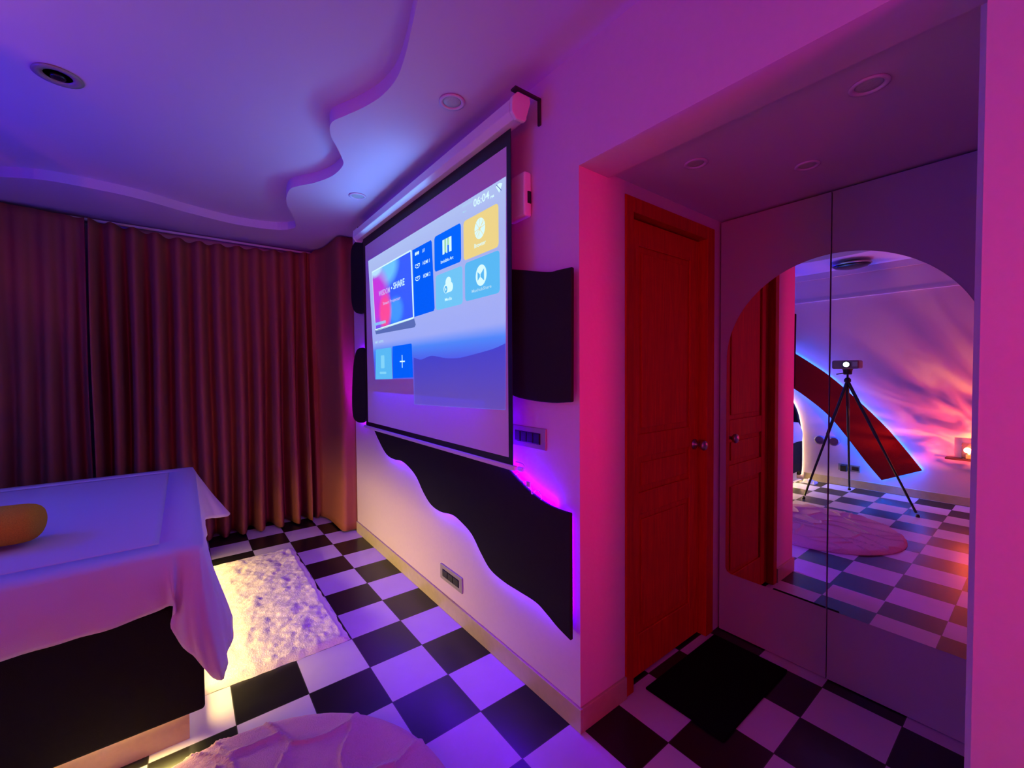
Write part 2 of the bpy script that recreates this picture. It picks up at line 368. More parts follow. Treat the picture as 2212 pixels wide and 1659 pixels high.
# ------------------------------------------------------------------ charcoal wave panels with violet strips
def panel(name, poly, label, cat, x0, x1, m, led=None, ledm=None, group=None, inset=.02, xled=None, root_z=None, bev=.006):
    cy = sum(p[0] for p in poly)/len(poly); cz = min(p[1] for p in poly)
    t = thing(name, label, cat, ((x0+x1)/2, cy, cz), group)
    part('board', t, m, lambda bm: prism_x(bm, poly, x0, x1), bevel=bev)
    zc = sum(p[1] for p in poly)/len(poly)
    for dy in (-.08, .08):
        a, b = (x1, XW-.0005) if x0 > 0 else (XL+.0005, x0)
        part('spacer', t, M['black'], lambda bm: box(bm, (a, cy+dy-.02, zc-.02), (b, cy+dy+.02, zc+.02)))
    if led:
        part('light_strip', t, ledm, lambda bm: tube(bm, [(xled, y, z) for y, z in led], .0045, 6))
    return t
low_bottom = [(1.25, .405), (1.33, .425), (1.395, .450), (1.475, .474), (1.60, .474), (1.73, .474), (1.85, .494), (1.94, .555), (2.03, .629), (2.144, .667), (2.25, .683), (2.40, .664), (2.53, .677), (2.64, .734), (2.75, .821), (2.875, .869), (3.01, .892), (3.15, .882), (3.305, .90), (3.466, .99), (3.586, 1.08), (3.66, 1.14)]
low_top = [(3.70, 1.22), (3.60, 1.34), (3.40, 1.43), (3.10, 1.48), (2.80, 1.50), (2.50, 1.46), (2.25, 1.36), (2.05, 1.24), (1.88, 1.17), (1.716, 1.084), (1.624, 1.036), (1.521, .991), (1.416, .962), (1.33, .952), (1.25, .954)]
lb, lt = catmull(low_bottom, 4), catmull(low_top, 4)
def offs(pts, d):
    out = []
    for i, p in enumerate(pts):
        a, b = pts[max(i-1, 0)], pts[min(i+1, len(pts)-1)]; t = Vector((b[0]-a[0], b[1]-a[1])); t.normalize()
        out.append((p[0]-t.y*d, p[1]+t.x*d))
    return out
full = lb+lt
panel('wave_panel', full, 'large charcoal wavy wall panel running below the projector screen, violet light behind', 'wall panel', 1.275, 1.293, M['foam'],
      led=[(1.305, .52)]+offs(lb, .012)[6:-4], ledm=M['violet_blue'], xled=1.307, group='charcoal wall panels')
# strip on the upper edge, part of the same panel: visible at the right above the edge
wp = [o for o in C.objects if o.name == 'wave_panel'][0]
part('light_strip', wp, M['violet_blue'], lambda bm: tube(bm, [(1.30, y, z) for y, z in offs(lt, -.002)[30:-6]], .006, 6))
part('light_strip', wp, M['violet2'], lambda bm: tube(bm, [(1.307, 1.302, z) for z in (.50, .6, .7, .8, .93)], .0045, 6))
upr = catmull([(1.236, 1.985), (1.312, 1.988), (1.37, 1.99), (1.47, 2.012), (1.56, 2.035), (1.70, 2.068), (1.85, 2.10), (2.05, 2.08), (2.12, 1.95), (2.10, 1.70), (1.95, 1.56), (1.80, 1.49), (1.68, 1.455), (1.62, 1.432), (1.50, 1.419), (1.36, 1.415), (1.24, 1.424)], 4)
panel('wave_panel', upr, 'charcoal wavy wall panel sticking out to the right of the projector screen', 'wall panel', 1.275, 1.293, M['foam'], group='charcoal wall panels')
lp1 = catmull([(4.14, 1.45), (4.16, 1.27), (4.13, 1.14), (4.04, 1.10), (3.90, 1.10), (3.80, 1.125), (3.74, 1.2), (3.70, 1.4), (3.72, 1.65), (3.78, 1.765), (3.88, 1.785), (4.0, 1.765), (4.09, 1.65)], 4, True)
panel('wave_panel', lp1, 'lower of the two charcoal wavy panels in the corner left of the screen', 'wall panel', 1.275, 1.293, M['foam'], led=[(3.80, 1.13), (3.95, 1.12), (4.08, 1.14), (4.14, 1.28), (4.12, 1.45), (4.07, 1.64), (3.98, 1.745), (3.82, 1.755)], ledm=M['violet'], xled=1.307, group='charcoal wall panels')
lp2 = catmull([(4.10, 2.72), (4.12, 2.45), (4.12, 2.24), (4.05, 2.14), (3.93, 2.10), (3.80, 2.09), (3.72, 2.15), (3.70, 2.4), (3.71, 2.70), (3.9, 2.76)], 4, True)
panel('wave_panel', lp2, 'upper of the two charcoal wavy panels in the corner left of the screen', 'wall panel', 1.275, 1.293, M['foam'], group='charcoal wall panels')

# ------------------------------------------------------------------ projector screen
sc = thing('projector_screen', 'wide pull-down projector screen with a lit menu picture showing 06:04', 'projector screen', (1.2, 2.6, 1.1))
XS = 1.22
sf = part('screen_fabric', sc, M['scr'], lambda bm: box(bm, (XS, 1.60, 1.145), (XS+.0015, 3.55, 2.625)))
def bord(bm):
    box(bm, (XS-.0005, 1.568, 1.112), (XS+.002, 1.60, 2.70)); box(bm, (XS-.0005, 3.55, 1.112), (XS+.002, 3.60, 2.70))
    box(bm, (XS-.0005, 1.60, 2.61), (XS+.002, 3.55, 2.70)); box(bm, (XS-.0005, 1.60, 1.112), (XS+.002, 3.55, 1.145))
part('black_border', sc, M['black'], bord)
def cas(bm):
    prof = [(1.160, 2.700), (1.165, 2.755), (1.195, 2.785), (1.250, 2.785), (1.262, 2.76), (1.262, 2.70), (1.235, 2.68), (1.185, 2.676)]
    a = [bm.verts.new((x, 1.50, z)) for x, z in prof]; b = [bm.verts.new((x, 3.66, z)) for x, z in prof]; n = len(prof)
    bm.faces.new(a); bm.faces.new(b[::-1])
    for i in range(n): bm.faces.new((a[i], b[i], b[(i+1) % n], a[(i+1) % n]))
    bmesh.ops.recalc_face_normals(bm, faces=bm.faces[:])
part('cassette', sc, M['white'], cas, bevel=.004)
for y0 in (1.478, 3.661):
    part('end_cap', sc, M['white'], lambda bm: prism_y(bm, [(1.160, 2.695), (1.163, 2.758), (1.192, 2.789), (1.262, 2.789), (1.266, 2.765), (1.236, 2.672), (1.185, 2.668)], y0, y0+.02), bevel=.004)
part('weight_bar', sc, M['white'], lambda bm: box(bm, (1.208, 1.545, 1.088), (1.232, 3.635, 1.112)), bevel=.006)
def brk(bm):
    box(bm, (1.20, 1.466, 2.792), (1.319, 1.482, 2.800)); box(bm, (1.310, 1.466, 2.680), (1.319, 1.482, 2.800)); box(bm, (1.17, 1.466, 2.792), (1.20, 1.50, 2.800))
part('bracket', sc, M['bracket'], brk)
part('bracket', sc, M['bracket'], lambda bm: (box(bm, (1.20, 3.67, 2.792), (1.319, 3.686, 2.800)), box(bm, (1.310, 3.67, 2.70), (1.319, 3.686, 2.800))))

def uz(u, z, k): return (XS-.0006-.0009*k, 3.55-u, z)
def emat(name, c, s=1.0, diffuse=0.12):
    return mat('picture_'+name, tuple(x*diffuse for x in c), 0.9, emit=c, estr=s, bump=0.0, spec=0.1)
# the projected picture: soft grey-blue sky over blue hills
pm = bpy.data.materials.new('picture_sky'); pm.use_nodes = True; nt = pm.node_tree; b = nt.nodes['Principled BSDF']
tc = nt.nodes.new('ShaderNodeTexCoord'); sp = nt.nodes.new('ShaderNodeSeparateXYZ'); mr = nt.nodes.new('ShaderNodeMapRange'); rp = nt.nodes.new('ShaderNodeValToRGB')
nt.links.new(tc.outputs['Object'], sp.inputs[0]); nt.links.new(sp.outputs[2], mr.inputs[0]); mr.inputs[1].default_value = 1.338-1.1; mr.inputs[2].default_value = 2.475-1.1
nt.links.new(mr.outputs[0], rp.inputs[0]); cr = rp.color_ramp
stops = [(0.0, (0.13, 0.10, 0.52)), (0.12, (0.10, 0.09, 0.60)), (0.26, (0.045, 0.09, 0.70)), (0.34, (0.04, 0.22, 0.85)), (0.40, (0.30, 0.38, 0.82)), (0.52, (0.32, 0.40, 0.80)), (0.8, (0.34, 0.42, 0.76)), (1.0, (0.38, 0.50, 0.78))]
cr.elements[0].position, cr.elements[0].color = 0, (*stops[0][1], 1); cr.elements[1].position, cr.elements[1].color = 1, (*stops[-1][1], 1)
for p, c in stops[1:-1]: e = cr.elements.new(p); e.color = (*c, 1)
nt.links.new(rp.outputs[0], b.inputs['Emission Color']); b.inputs['Emission Strength'].default_value = 1.05
b.inputs['Base Color'].default_value = (0.12, 0.12, 0.12, 1); b.inputs['Roughness'].default_value = 0.9
hg = bpy.data.materials.new('picture_hills'); hg.use_nodes = True; nt = hg.node_tree; b = nt.nodes['Principled BSDF']
tc = nt.nodes.new('ShaderNodeTexCoord'); sp = nt.nodes.new('ShaderNodeSeparateXYZ'); mr = nt.nodes.new('ShaderNodeMapRange'); rp = nt.nodes.new('ShaderNodeValToRGB')
nt.links.new(tc.outputs['Object'], sp.inputs[0]); nt.links.new(sp.outputs[2], mr.inputs[0]); mr.inputs[1].default_value = 1.338-1.1; mr.inputs[2].default_value = 1.68-1.1
nt.links.new(mr.outputs[0], rp.inputs[0]); cr = rp.color_ramp
cr.elements[0].color = (0.10, 0.07, 0.42, 1); cr.elements[1].color = (0.015, 0.05, 0.62, 1)
nt.links.new(rp.outputs[0], b.inputs['Emission Color']); b.inputs['Emission Strength'].default_value = 0.85
b.inputs['Base Color'].default_value = (0.15, 0.15, 0.15, 1); b.inputs['Roughness'].default_value = 0.9
def quad(bm, pts, k):
    f = bm.faces.new([bm.verts.new(uz(u, z, k)) for u, z in pts]); f.normal_update()
    if f.normal.x > 0: f.normal_flip()
def rrect(u0, u1, z0, z1, r=.022, skew=(0, 0)):
    pts = []
    for cx, cz, a0 in ((u1-r, z1-r, 0), (u0+r, z1-r, 90), (u0+r, z0+r, 180), (u1-r, z0+r, 270)):
        pts += [(cx+r*cos(radians(a0+i*18)), cz+r*sin(radians(a0+i*18))) for i in range(6)]
    return pts
pic = part('projected_picture', sc, pm, lambda bm: quad(bm, [(.066, 2.474), (1.945, 2.473), (1.928, 1.369), (.905, 1.340), (.90, 1.512), (.177, 1.503)], 0))
E_ = dict(
    hill=emat('hill', (0.06, 0.07, 0.66), .75), blue=emat('blue', (0.0, 0.11, 0.90), 1.0), royal=emat('royal', (0.0, 0.13, 0.95), 1.0),
    sky=emat('skyblue', (0.10, 0.48, 0.86), 1.0), sky2=emat('cyan', (0.16, 0.56, 0.88), 1.0), yellow=emat('yellow', (0.83, 0.66, 0.24), 1.0),
    white=emat('white', (0.62, 0.88, 0.88), 1.1), pale=emat('pale', (0.42, 0.68, 0.85), 1.0), green=emat('green', (0.35, 0.75, 0.35), 1.0), shade=emat('shade', (0.10, 0.15, 0.45), 1.0), lilac=emat('lilac', (0.55, 0.45, 0.85), 1.0), ice=emat('ice', (0.22, 0.65, 0.9), 1.0))
mount = [(.56, 1.64), (.75, 1.66), (.915, 1.655), (1.017, 1.637), (1.10, 1.65), (1.185, 1.657), (1.337, 1.638), (1.45, 1.633), (1.541, 1.636), (1.693, 1.652), (1.829, 1.668), (1.932, 1.690)]
part('projected_hills', sc, hg, lambda bm: quad(bm, catmull(mount[2:], 4)+[(1.9275, 1.372), (.915, 1.345)], 1))
# hero tile with colour bloom
hm = bpy.data.materials.new('picture_hero'); hm.use_nodes = True; nt = hm.node_tree; b = nt.nodes['Principled BSDF']; N = nt.nodes.new; L = nt.links.new
tc = N('ShaderNodeTexCoord')
def blob(cy, cz, ry, rz):
    mp = N('ShaderNodeMapping'); mp.inputs['Location'].default_value = (0, -cy/ry, -cz/rz); mp.inputs['Scale'].default_value = (0, 1/ry, 1/rz)
    g = N('ShaderNodeTexGradient'); g.gradient_type = 'SPHERICAL'; L(tc.outputs['Object'], mp.inputs[0]); L(mp.outputs[0], g.inputs[0]); 
    r = N('ShaderNodeMath'); r.operation = 'MULTIPLY'; r.use_clamp = True; r.inputs[1].default_value = 2.2; L(g.outputs['Fac'], r.inputs[0]); return r.outputs[0]
def mixc(f, a, c):
    n = N('ShaderNodeMix'); n.data_type = 'RGBA'; L(f, n.inputs['Factor'])
    if hasattr(a, 'links'): L(a, n.inputs['A'])
    else: n.inputs['A'].default_value = (*a, 1)
    n.inputs['B'].default_value = (*c, 1); return n.outputs['Result']
Y0 = lambda u: (3.55-u)-2.6
Z0 = lambda z: z-1.1
c = mixc(blob(Y0(.46), Z0(2.34), .26, .16), (0.0, 0.10, 0.86), (0.12, 0.55, 0.92))
c = mixc(blob(Y0(.62), Z0(2.0), .16, .12), c, (0.02, 0.30, 0.92))
c = mixc(blob(Y0(.24), Z0(2.14), .30, .26), c, (0.55, 0.03, 0.62))
c = mixc(blob(Y0(.42), Z0(2.02), .14, .17), c, (0.95, 0.06, 0.22))
c = mixc(blob(Y0(.24), Z0(2.37), .16, .07), c, (0.45, 0.75, 0.9))
L(c, b.inputs['Emission Color']); b.inputs['Emission Strength'].default_value = 1.0; b.inputs['Base Color'].default_value = (.2, .2, .25, 1)
sh = part('tile_shadow', sc, E_['shade'], lambda bm: quad(bm, [(.20, 1.895), (.925, 1.915), (.95, 1.87), (.93, 1.855), (.22, 1.862)], 1))
def tile(name, pts, m, k=1): return part(name, sc, m, lambda bm: quad(bm, pts, k))
_fonts = {}
def text(s, par, m, u0, u1, z0, z1, k=4):
    cu = bpy.data.curves.new('caption', 'FONT'); cu.body = s; cu.resolution_u = 3; cu.offset = .014
    o = bpy.data.objects.new('caption_tmp', cu); C.objects.link(o); bpy.context.view_layer.update()
    dg = bpy.context.evaluated_depsgraph_get(); me = bpy.data.meshes.new_from_object(o.evaluated_get(dg)); bpy.data.objects.remove(o)
    xs = [v.co.x for v in me.vertices]; ys = [v.co.y for v in me.vertices]; ax, bx, ay, by = min(xs), max(xs), min(ys), max(ys)
    off = Vector((0, 0, 0)); q = par
    while q is not None: off += q.location; q = q.parent
    for v in me.vertices:
        u = u0+(v.co.x-ax)/(bx-ax)*(u1-u0); z = z0+(v.co.y-ay)/(by-ay)*(z1-z0); v.co = Vector(uz(u, z, k))-off
    me.materials.clear(); me.materials.append(m)
    c = bpy.data.objects.new('caption', me); C.objects.link(c); c.parent = par
    return c
def icon(name, par, m, polys, k=3):
    def f(bm):
        for i, p in enumerate(polys): quad(bm, p, k+.15*i)
    return part(name, par, m, f)
def ell(cu, cz, ru, rz, n=28): return [(cu+ru*cos(2*pi*i/n), cz+rz*sin(2*pi*i/n)) for i in range(n)]
def line(a, b_, w):
    d = Vector((b_[0]-a[0], b_[1]-a[1])).normalized(); n = Vector((-d.y, d.x))*w/2
    return [(a[0]+n.x, a[1]+n.y), (b_[0]+n.x, b_[1]+n.y), (b_[0]-n.x, b_[1]-n.y), (a[0]-n.x, a[1]-n.y)]
hero_fr = tile('highlight_frame', [(.150, 2.370), (.885, 2.375), (.90, 2.365), (.926, 1.925), (.915, 1.912), (.21, 1.887)], E_['white'])
hero = tile('banner_tile', [(.160, 2.360), (.885, 2.364), (.912, 1.925), (.218, 1.903)], hm, 2)
text('WISDOM', hero, E_['lilac'], .300, .525, 2.148, 2.190); text('SHARE', hero, E_['white'], .590, .786, 2.158, 2.206)
icon('dot', hero, E_['white'], [ell(.556, 2.175, .008, .008, 10)])
text('Smart Projector', hero, E_['lilac'], .385, .715, 2.064, 2.094); icon('caption_marks', hero, E_['ice'], [[(.20+.03*i, 1.953), (.222+.03*i, 1.953), (.222+.03*i, 1.931), (.20+.03*i, 1.931)] for i in range(8)])
src = tile('input_tile', [(.912, 2.366), (1.18, 2.366), (1.192, 2.352), (1.218, 1.945), (1.205, 1.931), (.930, 1.923)], E_['blue'])
text('AV', src, E_['white'], 1.066, 1.101, 2.314, 2.337); text('HDMI 1', src, E_['white'], 1.07, 1.164, 2.236, 2.258); text('HDMI 2', src, E_['white'], 1.075, 1.172, 2.153, 2.177)
icon('socket_icon', src, E_['white'], [ell(.965, 2.329, .010, .012, 10), ell(.986, 2.329, .010, .012, 10), ell(1.007, 2.329, .010, .012, 10)])
def ring(pts, w):
    cy = sum(p[0] for p in pts)/len(pts); cz = sum(p[1] for p in pts)/len(pts)
    return [line(pts[i], pts[(i+1) % len(pts)], w) for i in range(len(pts))]
for zz in (2.247, 2.166):
    icon('socket_icon', src, E_['white'], ring([(.96, zz+.011), (1.024, zz+.011), (1.024, zz-.003), (1.006, zz-.012), (.978, zz-.012), (.96, zz-.003)], .005)+[line((.978, zz+.002), (1.006, zz+.002), .004)])
art = tile('app_tile', rrect(1.224, 1.535, 2.162, 2.373), E_['royal'])
icon('app_icon', art, E_['white'], [[(1.328, 2.327), (1.352, 2.327), (1.352, 2.243), (1.328, 2.243)], [(1.372, 2.327), (1.386, 2.327), (1.386, 2.243), (1.372, 2.243)], [(1.404, 2.327), (1.434, 2.327), (1.434, 2.243), (1.404, 2.243)]])
icon('app_icon', art, E_['green'], [[(1.354, 2.327), (1.371, 2.327), (1.371, 2.25), (1.354, 2.25)], [(1.388, 2.327), (1.403, 2.327), (1.403, 2.285), (1.388, 2.285)]])
text('Invisible Art', art, E_['white'], 1.307, 1.455, 2.194, 2.213)
med = tile('app_tile', rrect(1.236, 1.546, 1.929, 2.137), E_['sky2'])
icon('app_icon', med, E_['white'], [ell(1.392, 2.075, .033, .029), ell(1.366, 2.040, .030, .027), ell(1.418, 2.042, .028, .027), [(1.36, 2.014), (1.42, 2.016), (1.42, 2.05), (1.36, 2.05)]])
icon('play_icon', med, E_['sky'], [ell(1.364, 2.036, .018, .020)], k=4)
icon('play_icon', med, E_['white'], [[(1.358, 2.046), (1.374, 2.036), (1.358, 2.026)]], k=5)
text('Media', med, E_['white'], 1.352, 1.432, 1.968, 1.986)
bro = tile('app_tile', rrect(1.562, 1.884, 2.159, 2.370), E_['yellow'])
icon('globe_icon', bro, E_['white'], [ell(1.723, 2.290, .049, .053)])
gl = [line((1.675, 2.283), (1.771, 2.297), .003), line((1.69, 2.325), (1.757, 2.25), .003), line((1.757, 2.327), (1.70, 2.246), .003), line((1.728, 2.341), (1.716, 2.239), .003), line((1.685, 2.262), (1.763, 2.318), .003)]
icon('globe_icon', bro, E_['yellow'], gl, k=4)
text('Browser', bro, E_['white'], 1.672, 1.778, 2.199, 2.221)
sha = tile('app_tile', rrect(1.572, 1.891, 1.937, 2.143), E_['sky'])
icon('share_icon', sha, E_['white'], [ell(1.731, 2.050, .050, .054)])
icon('share_icon', sha, E_['sky'], [[(1.700, 2.072), (1.722, 2.056), (1.722, 2.042), (1.700, 2.026)], [(1.728, 2.056), (1.760, 2.080), (1.760, 2.018), (1.728, 2.042)]], k=4)
text('MaxhubShare', sha, E_['pale'], 1.643, 1.824, 1.972, 1.989)
lo1 = tile('app_tile', [(.209, 1.732), (.222, 1.742), (.520, 1.742), (.530, 1.732), (.543, 1.51), (.195, 1.503)], E_['sky'])
icon('app_icon', lo1, E_['ice'], [rrect(.322, .395, 1.59, 1.69, .01)]); icon('caption_marks', lo1, E_['ice'], [rrect(.293, .429, 1.546, 1.564, .008)])
lo2 = tile('app_tile', [(.553, 1.748), (.875, 1.751), (.884, 1.742), (.898, 1.523), (.553, 1.513)], E_['blue'])
icon('plus_icon', lo2, E_['white'], [line((.685, 1.634), (.772, 1.634), .009), line((.727, 1.590), (.727, 1.679), .011)])
text('MY APPS', sc, E_['pale'], .206, .378, 1.788, 1.808, 2)
text('06:04', sc, E_['white'], 1.665, 1.809, 2.414, 2.454, 2); text('PM', sc, E_['white'], 1.820, 1.848, 2.408, 2.421, 2)
text('2018/10/29', sc, E_['pale'], 1.555, 1.651, 2.446, 2.457, 2); text('Mon', sc, E_['pale'], 1.558, 1.593, 2.415, 2.426, 2)
icon('wifi_icon', sc, E_['white'], [[(1.866, 2.450), (1.880, 2.457), (1.893, 2.459), (1.906, 2.456), (1.919, 2.449), (1.893, 2.414)]], k=2)
icon('wifi_icon', sc, E_['shade'], [line((1.871, 2.458), (1.912, 2.418), .004)], k=3)
for o in C.objects:                    # the pieces of the menu bar: captions directly on the screen are parts
    pass

# ------------------------------------------------------------------ small things on the screen wall
t = thing('chime_box', 'small white plastic box with a dark slot, mounted beside the screen top', 'wall box', (1.30, 1.6, 2.28))
part('body', t, M['white'], lambda bm: box(bm, (1.275, 1.535, 2.284), (1.3195, 1.675, 2.492)), bevel=.012)
part('slot', t, M['black'], lambda bm: box(bm, (1.292, 1.530, 2.345), (1.312, 1.536, 2.40)), bevel=.001)
def switchplate(y0, y1, z0, z1, label, cat, rock=3, outlet=False):
    t = thing('switch_plate' if not outlet else 'wall_outlet', label, cat, (XW, (y0+y1)/2, z0))
    part('plate', t, M['greyp'], lambda bm: box(bm, (XW-.009, y0, z0), (XW-.0003, y1, z1)), bevel=.003)
    iy0, iy1, iz0, iz1 = y0+.035, y1-.035, z0+.024, z1-.024
    part('insert', t, M['dark'], lambda bm: box(bm, (XW-.011, iy0, iz0), (XW-.0088, iy1, iz1)), bevel=.001)
    w_ = (iy1-iy0)/rock
    for i in range(rock):
        part('switch' if not outlet else 'socket', t, M['black'], lambda bm: box(bm, (XW-.0145, iy0+i*w_+.004, iz0+.004), (XW-.0108, iy0+(i+1)*w_-.004, iz1-.004)), bevel=.0015)
switchplate(1.44, 1.702, 1.186, 1.288, 'grey switch plate with dark rockers on the wall below the right charcoal panel', 'light switch', 4)
switchplate(2.202, 2.478, .20, .297, 'dark wall outlet low on the pale wall above the skirting, under the wavy panel', 'outlet', 3, True)
# cords and connectors hanging from the bar end along the lit strip
t = thing('led_cable', 'pale looped cable with small connectors at the right end of the screen bar', 'cable', (1.27, 1.55, 1.0))
part('cord', t, M['white'], lambda bm: tube(bm, catmull([(1.262, 1.60, 1.118), (1.26, 1.545, 1.118), (1.262, 1.535, 1.095), (1.264, 1.57, 1.075), (1.266, 1.60, 1.055), (1.268, 1.56, 1.03), (1.268, 1.52, 1.035), (1.268, 1.495, 1.01), (1.268, 1.49, .985), (1.268, 1.47, 1.0), (1.268, 1.445, 1.012), (1.268, 1.425, .995), (1.268, 1.425, .972)], 6), .0025, 6))
part('connector', t, M['white'], lambda bm: box(bm, (1.258, 1.545, 1.078), (1.270, 1.585, 1.098)), bevel=.003)
part('connector', t, M['white'], lambda bm: box(bm, (1.262, 1.497, 1.012), (1.272, 1.525, 1.038)), bevel=.003)

# ------------------------------------------------------------------ curtains
def curtain(path, ztop, label, seed, phase=None):
    """path: list of plan points (x, y, nx, ny, ztop); grid from heading to hem"""
    bm = B(); rows = 40; cols = []
    for (x, y, ax, ay, a, zt) in path:
        col = []
        for j in range(rows+1):
            t_ = j/rows; z = zt+(0.018-zt)*t_
            amp = a*(0.35+0.75*min(1, t_*2.2))*(1+.25*sin(3*t_+seed+x*3))
            dx = .012*sin(5*t_+x*7+seed)*t_
            col.append(bm.verts.new((x+ax*amp+dx, y+ay*amp, z)))
        cols.append(col)
    for a_, b_ in zip(cols, cols[1:]):
        for j in range(rows): bm.faces.new((a_[j], b_[j], b_[j+1], a_[j+1]))
    o = obj('curtain', bm, M['curtain'], smooth=True)
    md = o.modifiers.new('thick', 'SOLIDIFY'); md.thickness = .004
    tag(o, label, 'curtain', 'floor-length brown curtains'); return o
def topz(x):
    k = [(-2.0, 2.85), (-1.0, 2.86), (-.55, 2.835), (.04, 2.775), (.5, 2.79), (.9, 2.815), (1.2, 2.85)]
    for (a, za), (b_, zb) in zip(k, k[1:]):
        if a <= x <= b_: return za+(zb-za)*(x-a)/(b_-a)-.012*abs(sin(x*21))
    return 2.85
def folds(ridges, yb=4.88, amp=.09, per=16):
    path = []
    for r0, r1 in zip(ridges, ridges[1:]):
        for i in range(per):
            ph = i/per; x = r0+(r1-r0)*ph
            s = cos(2*pi*ph); s = (abs(s)**.8)*(1 if s > 0 else -1)
            path.append((x, yb, 0, -1, amp*s*min(1.15, (r1-r0)/.12), topz(x)))
    return path
rl = [-1.93, -1.78, -1.62, -1.50, -1.36, -1.24, -1.10, -.97, -.826, -.70, -.60]
rr = [-.585, -.44, -.314, -.163, -.011, .139, .279, .434, .587, .748, .894, 1.035, 1.10]
pl_ = folds(rl, amp=.04)
curtain(pl_, 2.85, 'left brown curtain panel, behind the head half of the bed', 1.0)
pr_ = folds(rr)
ext = [(1.13, 4.86), (1.16, 4.80), (1.185, 4.66), (1.19, 4.5), (1.19, 4.36), (1.195, 4.27), (1.215, 4.232), (1.25, 4.226), (1.30, 4.232), (1.34, 4.226), (1.40, 4.235)]
pr_ += [(x, y, 0, -1, .002*sin(i*.6), 2.865) for i, (x, y) in enumerate(catmull(ext, 4))]
curtain(pr_, 2.85, 'right brown curtain panel with deep folds, reaching the corner by the screen wall', 2.3)
bm = B(); tube(bm, [(XL+.02, 4.99, 2.855), (1.40, 4.99, 2.855)], .012, 8)
tag(obj('curtain_rail', bm, M['white']), 'thin rail carrying the brown curtains under the ceiling edge', 'curtain rail')

# ------------------------------------------------------------------ bed
bed = thing('bed', 'wide black upholstered bed with a lit underside and rounded headboard', 'bed', (-.95, 3.2, 0))
part('bed_frame', bed, M['bedblack'], lambda bm: box(bm, (-1.86, 2.205, .125), (.042, 4.24, .60)), bevel=.014, seg=4)
part('plinth', bed, M['plinth'], lambda bm: box(bm, (-1.84, 2.245, 0), (-.013, 4.20, .125)))
part('mattress', bed, M['sheet'], lambda bm: box(bm, (-1.85, 2.235, .60), (.035, 4.22, .795)), bevel=.04, seg=4)
hb = [(2.21, .06), (2.20, .20), (2.20, .43), (2.21, .67), (2.245, .90), (2.30, 1.06), (2.37, 1.17), (2.48, 1.25), (2.65, 1.29), (3.22, 1.30), (3.80, 1.29), (3.97, 1.25), (4.08, 1.17), (4.15, 1.06), (4.20, .90), (4.235, .67), (4.245, .43), (4.245, .20), (4.235, .06)]
part('headboard', bed, M['bedblack'], lambda bm: prism_x(bm, catmull(hb, 3), XL+.02, XL+.09), bevel=.02)
part('light_strip', bed, M['warm_low'], lambda bm: box(bm, (-.011, 2.27, .112), (-.005, 4.18, .122)))
part('light_strip', bed, M['warm_low'], lambda bm: box(bm, (-1.82, 2.238, .118), (-.02, 2.243, .124)))
part('night_light', bed, M['violet2'], lambda bm: box(bm, (XL+.09, 2.30, .30), (XL+.094, 2.315, .60)))
part('light_strip', bed, M['warm'], lambda bm: tube(bm, [(XL+.009, y+.02, z) for y, z in catmull(hb[:8], 3)], .005, 6))
# sheet: top edge loop, middle and hem control curves around near side, foot and far side
TZ = .812
ctrl = [ # top edge x,y | mid (x,y,z) | hem (x,y,z)
 ((-1.84, 2.232), (-1.84, 2.190, .70), (-1.84, 2.182, .560)),
 ((-1.30, 2.230), (-1.30, 2.186, .70), (-1.30, 2.178, .565)),
 ((-.80, 2.232), (-.80, 2.188, .70), (-.80, 2.180, .580)),
 ((-.50, 2.235), (-.50, 2.188, .70), (-.50, 2.178, .588)),
 ((-.30, 2.238), (-.29, 2.190, .70), (-.29, 2.180, .590)),
 ((-.12, 2.240), (-.10, 2.190, .72), (-.085, 2.178, .615)),
 ((-.06, 2.240), (-.055, 2.180, .72), (-.045, 2.165, .605)),
 ((-.03, 2.240), (-.040, 2.190, .66), (-.062, 2.175, .530)),
 ((.005, 2.245), (-.005, 2.150, .60), (.015, 2.150, .385)),
 ((.035, 2.255), (.050, 2.150, .58), (.092, 2.190, .235)),
 ((.045, 2.28), (.085, 2.230, .62), (.135, 2.270, .290)),
 ((.050, 2.36), (.100, 2.340, .60), (.150, 2.380, .400)),
 ((.052, 2.55), (.078, 2.56, .66), (.092, 2.56, .520)),
 ((.053, 2.90), (.072, 2.90, .67), (.078, 2.90, .540)),
 ((.053, 3.30), (.076, 3.30, .67), (.086, 3.30, .550)),
 ((.053, 3.70), (.080, 3.72, .65), (.100, 3.72, .510)),
 ((.052, 4.00), (.100, 4.02, .62), (.150, 4.03, .430)),
 ((.045, 4.17), (.150, 4.20, .60), (.275, 4.20, .380)),
 ((.030, 4.23), (.110, 4.30, .62), (.200, 4.34, .420)),
 ((-.05, 4.24), (-.04, 4.29, .66), (-.03, 4.31, .520)),
 ((-.60, 4.24), (-.60, 4.285, .68), (-.60, 4.295, .550)),
 ((-1.84, 4.24), (-1.84, 4.285, .68), (-1.84, 4.295, .550)),
]
flat = [tuple(a)+tuple(b_)+tuple(c_) for a, b_, c_ in ctrl]
flat = catmull(flat, 7)
bm = B(); cols = []
